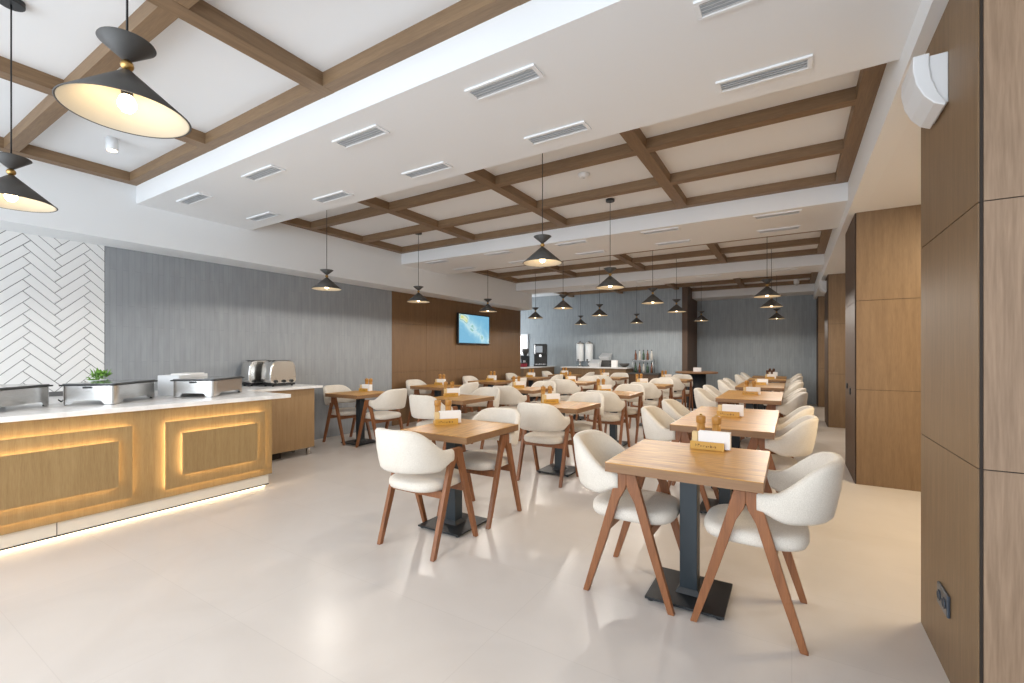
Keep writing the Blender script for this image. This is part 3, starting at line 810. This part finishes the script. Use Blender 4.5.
def make_mill(mat):
    t = empty('pepper_mill', (0, 0, 0), 0, 'x', 'pepper mill')
    MB().lathe([(0.021, 0), (0.023, 0.003), (0.022, 0.02), (0.0205, 0.07), (0.021, 0.118)], 20).build('mill_body', mat, t)
    MB().lathe([(0.0195, 0.118), (0.0235, 0.121), (0.0235, 0.15), (0.021, 0.157), (0.006, 0.158)], 20).build('mill_head', mat, t)
    MB().lathe([(0.006, 0.158), (0.008, 0.161), (0.005, 0.166), (0.0, 0.167)], 12).build('brass_knob', M['brass'], t)
    t.scale = (1.2, 1.2, 1.22)
    return t

protos = {}
def inst(key, maker, loc, rz, label, group):
    if key not in protos: protos[key] = (maker(), [])
    p, used = protos[key]
    return place(p, used, loc, rz, label, group)

ROW = {'T': 'row by the door panels', 'L': 'second row from panels', 'K': 'third row from panels', 'J': 'row along television wall'}
def setting(row, i, x, y, rz, mills=True, dark=False):
    """holder with napkins and sachets, and a pair of mills behind it, on table i of a row"""
    on = '%s table in %s' % (ORD[i], ROW[row])
    z = 0.75
    inst('holder', make_holder, (x, y, z), rz, 'golden napkin holder on %s' % on, 'napkin holders on the tables')
    inst('napkins', make_napkins, (x, y, z), rz, 'white napkins standing in the holder on %s' % on, 'napkin stacks in the holders')
    inst('sachets', make_sachets, (x, y, z), rz, 'beige sachets in the holder on %s' % on, 'sachets in the holders')
    if mills:
        for k, dx in enumerate((-0.062, 0.028)):
            if row in 'LK': side = ('nearer the buffet', 'nearer the aisle')[k]
            else: side = ('nearer the buffet', 'nearer the door panels')[k]
            px = x+dx*math.cos(rz)-0.075*math.sin(rz); py = y+dx*math.sin(rz)+0.075*math.cos(rz)
            inst('mill_dark' if dark else 'mill', lambda: make_mill(M['darkmill'] if dark else M['mill']), (px, py, z), rz, '%s mill %s, %s' % ('dark' if dark else 'golden wooden', side, on), 'pepper mills on the tables')
GC = 'cream armchairs at the dining tables'
def chair(x, y, rz, label): inst('chair', make_chair, (x, y, 0), math.radians(rz)+random.uniform(-0.02, 0.02), label, GC)
def table(key, sx, sy, grain, x, y, label, off=0.0): inst(key, lambda: make_table(sx, sy, grain, off), (x, y, 0), 0, label, 'oak pedestal tables')

# row T: along the panels; chairs on the buffet side and the panel side
TX = -0.48
T = [(2.325, 3.095), (3.84, 5.38), (6.46, 8.0), (8.88, 10.42), (11.55, 12.25), (12.95, 13.65)]
for i, (a, b2) in enumerate(T):
    on = '%s table in %s' % (ORD[i], ROW['T'])
    cy = (a+b2)/2
    if b2-a > 1:
        table('long_table', 0.745, 1.54, 'x', TX, cy, 'long four-seat oak table, %s of %s' % (ORD[i], ROW['T']))
        for dy, w_ in ((-0.385, 'front'), (0.385, 'rear')):
            chair(TX-0.31, cy+dy, -90, 'cream armchair, %s seat on buffet side, %s' % (w_, on))
            chair(TX+0.265, cy+dy, 90, 'cream armchair, %s seat on panel side, %s' % (w_, on))
        setting('T', i, TX-0.01, a+0.80, 0, mills=(i in (2,)))
    else:
        table('square_table', 0.745, 0.77, 'x', TX, cy, 'square oak pedestal table, %s of %s' % (ORD[i], ROW['T']), -0.06)
        chair(TX-0.272, cy-0.07, -90, 'cream armchair on the buffet side, %s' % on)
        chair(TX+0.30, cy-0.07, 90, 'cream armchair on the panel side, %s' % on)
        setting('T', i, TX+0.055, b2-0.115, 0, mills=True, dark=(i > 3))
# rows L and K: chairs at the front and the rear of each table
for row, X, ys, xo in (('L', -2.235, (2.85, 4.74, 6.55, 8.6, 10.6), 0.028), ('K', -3.77, (4.78, 6.58, 8.7, 10.75), 0.0)):
    for i, y in enumerate(ys):
        on = '%s table in %s' % (ORD[i], ROW[row])
        table('small_table', 0.64, 0.70, 'y', X, y, 'small oak pedestal table, %s of %s' % (ORD[i], ROW[row]), -0.09)
        chair(X+xo, y-(0.41 if i == 0 and row == 'L' else 0.43), 0, 'cream armchair seen from behind, %s' % on)
        chair(X+xo, y+(0.215 if i == 0 and row == 'L' else 0.36), 180, 'cream armchair on the far side, %s' % on)
        setting(row, i, X-0.19, y+0.05, math.radians(52), mills=True)
# row J: along the left wall
for i, y in enumerate((4.56, 6.30, 8.0, 9.75, 11.45)):
    X = -5.48 if i < 4 else -5.35
    on = '%s table in %s' % (ORD[i], ROW['J'])
    table('wall_table', 0.70, 0.70, 'x', X, y, 'small oak table, %s of %s' % (ORD[i], ROW['J']))
    chair(X-0.29, y, -90, 'cream armchair on the wall side, %s' % on)
    chair(X+0.45, y, 90, 'cream armchair on the aisle side, %s' % on)
    setting('J', i, X-0.12, y+0.20, 0, mills=True)

# round table beside the end of the blue wall
t = empty('round_table', (-2.0, 11.9, 0), 0, 'round wooden stand-up table on a dark drum before the grey end wall', 'table')
MB().lathe([(0.47, 0.85), (0.49, 0.855), (0.49, 0.885), (0.48, 0.89)], 48).build('tabletop', M['edge'], t)
MB().lathe([(0.20, 0.0), (0.22, 0.01), (0.22, 0.85)], 32).build('drum_base', M['bluebox'], t)
inst('napkins', make_napkins, (-2.0, 11.85, 0.884), 0, 'white napkins lying on the round stand-up table', 'napkin stacks in the holders')

# ------------------------------------------------------------------ far drinks counters
t = empty('drinks_counter', (-4.78, 12.55, 0), 0, 'brown drinks counter in front of the blue-grey far wall', 'counter')
MB().box(-1.03, 0.91, -0.33, 0.36, 0.1, 0.915).build('body', M['panel'], t, 0.002)
MB().box(-1.0, 0.88, -0.29, 0.34, 0.0, 0.1).build('plinth', M['seam'], t)
for x in (-0.51, 0, 0.51): MB().box(x-0.002, x+0.002, -0.3315, -0.329, 0.12, 0.9).build('door_seam', M['seam'], t)
o = MB().box(-5.84, -3.84, 12.19, 12.935, 0.917, 0.95).build('drinks_worktop', M['stone'], bevel=0.003); tag(o, 'pale worktop on the drinks counter before the far wall', 'worktop')
t = empty('coffee_counter', (-6.75, 12.0, 0), 0, 'brown coffee counter beyond the end of the wood-panelled wall', 'counter')
MB().box(-0.45, 0.34, -1.0, 0.92, 0.1, 0.915).build('body', M['panel'], t, 0.002)
MB().box(-0.42, 0.30, -0.95, 0.9, 0.0, 0.1).build('plinth', M['seam'], t)
o = MB().box(-7.22, -6.38, 10.95, 12.935, 0.917, 0.95).build('coffee_worktop', M['stone'], bevel=0.003); tag(o, 'pale worktop on the coffee counter beyond the wood-panelled wall', 'worktop')
# coffee machine
t = empty('coffee_machine', (-6.62, 12.40, 0.95), math.radians(25), 'tall black coffee machine on the coffee counter', 'coffee machine')
MB().box(-0.2, 0.2, -0.05, 0.25, 0, 0.68).box(-0.2, 0.2, -0.25, -0.05, 0.36, 0.68).box(-0.2, 0.2, -0.25, -0.05, 0, 0.06).build('body', M['black'], t, 0.01)
MB().box(-0.13, 0.07, -0.256, -0.25, 0.42, 0.62).build('display', M['glassblack'], t)
MB().box(-0.18, -0.15, -0.257, -0.25, 0.38, 0.66).build('trim_strip', M['steel'], t)
MB().box(-0.04, 0.04, -0.2, -0.1, 0.28, 0.36).build('spout', M['steel'], t, 0.006)
MB().box(-0.16, 0.16, -0.24, -0.06, 0.06, 0.07).build('drip_tray', M['steel'], t)
t = empty('coffee_grinder', (-6.85, 11.85, 0.95), math.radians(20), 'dark grey grinder with hopper on the coffee counter', 'coffee grinder'); t.scale = (0.8, 0.8, 0.72)
MB().box(-0.14, 0.14, -0.1, 0.16, 0.0, 0.45).box(-0.14, 0.14, -0.2, -0.1, 0.30, 0.45).build('body', M['blackmetal'], t, 0.008)
MB().lathe([(0.06, 0.45), (0.13, 0.62), (0.13, 0.72), (0.12, 0.74)], 20).build('hopper', M['grey_shade'], t)
MB().box(-0.05, 0.05, -0.2, -0.11, 0.02, 0.26).build('jug', M['steel'], t, 0.01)
t = empty('tea_box', (-6.62, 11.3, 0.95), 0, 'dark red tea box on the near end of the coffee counter', 'box')
MB().box(-0.09, 0.09, -0.11, 0.11, 0, 0.10).build('carton', M['red'], t, 0.002)
MB().box(-0.092, 0.092, -0.112, 0.112, 0.10, 0.125).build('carton_lid', M['black'], t, 0.002)
# drink dispensers
def make_disp():
    t = empty('drink_dispenser', (0, 0, 0), 0, 'x', 'dispenser', 'twin dispensers on the drinks counter')
    MB().lathe([(0.11, 0.16), (0.115, 0.165), (0.115, 0.66), (0.10, 0.68)], 24).build('tank', M['acrylic'], t)
    MB().lathe([(0.12, 0.68), (0.12, 0.71), (0.03, 0.73), (0.02, 0.76)], 24).build('lid', M['steel'], t)
    MB().lathe([(0.12, 0), (0.12, 0.02), (0.03, 0.03), (0.03, 0.15), (0.115, 0.16)], 24).build('stand', M['steel'], t)
    MB().box(-0.015, 0.015, -0.16, -0.1, 0.19, 0.22).box(-0.012, 0.012, -0.16, -0.14, 0.15, 0.19).build('tap', M['black'], t)
    return t
inst('disp', make_disp, (-5.40, 12.62, 0.95), 0, 'clear drink dispenser on the drinks counter, nearer the coffee counter', 'twin dispensers on the drinks counter')
inst('disp', make_disp, (-5.13, 12.66, 0.95), 0, 'clear drink dispenser on the drinks counter, nearer the tilted bins', 'twin dispensers on the drinks counter')
# tilted bins
def make_bin():
    t = empty('tilted_bin', (0, 0, 0), 0, 'x', 'bin', 'tilted bins on the drinks counter'); t.scale = (0.8, 0.8, 0.8)
    b = MB().hexa([(-0.16, -0.12, 0), (0.16, -0.12, 0), (0.16, 0.12, 0), (-0.16, 0.12, 0)], [(-0.2, -0.22, 0.12), (0.2, -0.22, 0.12), (0.2, 0.14, 0.26), (-0.2, 0.14, 0.26)])
    b.build('bin_shell', M['plasticwhite'], t, 0.008)
    MB().hexa([(-0.18, -0.205, 0.122), (0.18, -0.205, 0.122), (0.18, 0.125, 0.258), (-0.18, 0.125, 0.258)], [(-0.18, -0.205, 0.134), (0.18, -0.205, 0.134), (0.18, 0.125, 0.272), (-0.18, 0.125, 0.272)]).build('bin_lid', M['ventgrey'], t)
    return t
inst('bin', make_bin, (-4.84, 12.42, 0.95), 0, 'white tilted bin at the front of the drinks counter', 'tilted bins on the drinks counter')
inst('bin', make_bin, (-4.66, 12.79, 1.14), 0.0, 'white tilted bin raised on a stand at the rear of the drinks counter', 'tilted bins on the drinks counter')
o = MB().box(-4.84, -4.48, 12.69, 12.91, 0.95, 1.14).build('bin_stand', M['grey_shade'], bevel=0.004); tag(o, 'grey stand carrying the raised tilted bin', 'stand')
o = MB().lathe([(0.05, 0), (0.075, 0.005), (0.08, 0.11), (0.07, 0.115)], 24).build('bread_basket', M['grey_shade'], loc=(-4.42, 12.62, 0.95)); tag(o, 'round dark basket beside the white carton on the drinks counter', 'basket')
t = empty('white_carton', (-4.27, 12.45, 0.95), 0.1, 'white upright carton on the drinks counter', 'carton')
MB().box(-0.085, 0.085, -0.06, 0.06, 0, 0.19).build('carton_body', M['paper'], t, 0.003)
MB().box(-0.087, 0.087, -0.062, 0.062, 0.19, 0.2).build('carton_lid', M['plasticwhite'], t, 0.002)
o = MB().lathe([(0.04, 0), (0.12, 0.05), (0.15, 0.11), (0.14, 0.11), (0.1, 0.05), (0, 0.02)], 28).build('fruit_bowl', M['grey_shade'], loc=(-4.01, 12.5, 0.95)); tag(o, 'wide dark bowl at the end of the drinks counter', 'bowl')
# bottle stand beside the counter
t = empty('bottle_table', (-3.40, 12.45, 0), 0, 'dark low cabinet with a bottle rack beside the drinks counter', 'cabinet')
MB().box(-0.40, 0.40, -0.28, 0.30, 0.06, 0.78).build('body', M['door'], t, 0.003)
MB().box(-0.42, 0.42, -0.30, 0.32, 0.78, 0.81).build('cabinet_top', M['grey_shade'], t, 0.003)
MB().box(-0.36, 0.36, -0.24, 0.28, 0, 0.06).build('plinth', M['seam'], t)
t = empty('bottle_rack', (-3.48, 12.55, 0.81), 0, 'steel tiered rack of syrup bottles on the dark low cabinet', 'rack')
for x in (-0.27, 0.27):
    MB().tube([(x, -0.1, 0), (x, -0.1, 0.36), (x, 0.1, 0.36), (x, 0.1, 0)], 0.008, 6).build('rack_upright', M['steel'], t)
MB().box(-0.28, 0.28, -0.11, 0.11, 0.34, 0.352).build('rack_shelf', M['steel'], t)
kinds = ['green', 'brown', 'clear']
def make_bottle(c):
    t = empty('syrup_bottle', (0, 0, 0), 0, 'x', 'bottle')
    MB().lathe([(0.03, 0), (0.034, 0.005), (0.034, 0.15), (0.014, 0.20), (0.013, 0.25)], 16).build('bottle_glass', M['bottle_'+c], t)
    MB().lathe([(0.015, 0.25), (0.015, 0.275), (0.01, 0.28)], 12).build('cap', M['black'], t)
    return t
for tier, z in (('top shelf', 0.81+0.352), ('lower level', 0.81)):
    for k in range(5):
        c = kinds[(k+(tier == 'top shelf')) % 3]
        inst('bottle_'+c, lambda c=c: make_bottle(c), (-3.70+0.11*k, 12.55, z), 0, '%s bottle, %s from the drinks counter, %s of the rack' % ({'green': 'green', 'brown': 'brown', 'clear': 'pale'}[c], ORD[k], tier), 'syrup bottles on the rack')
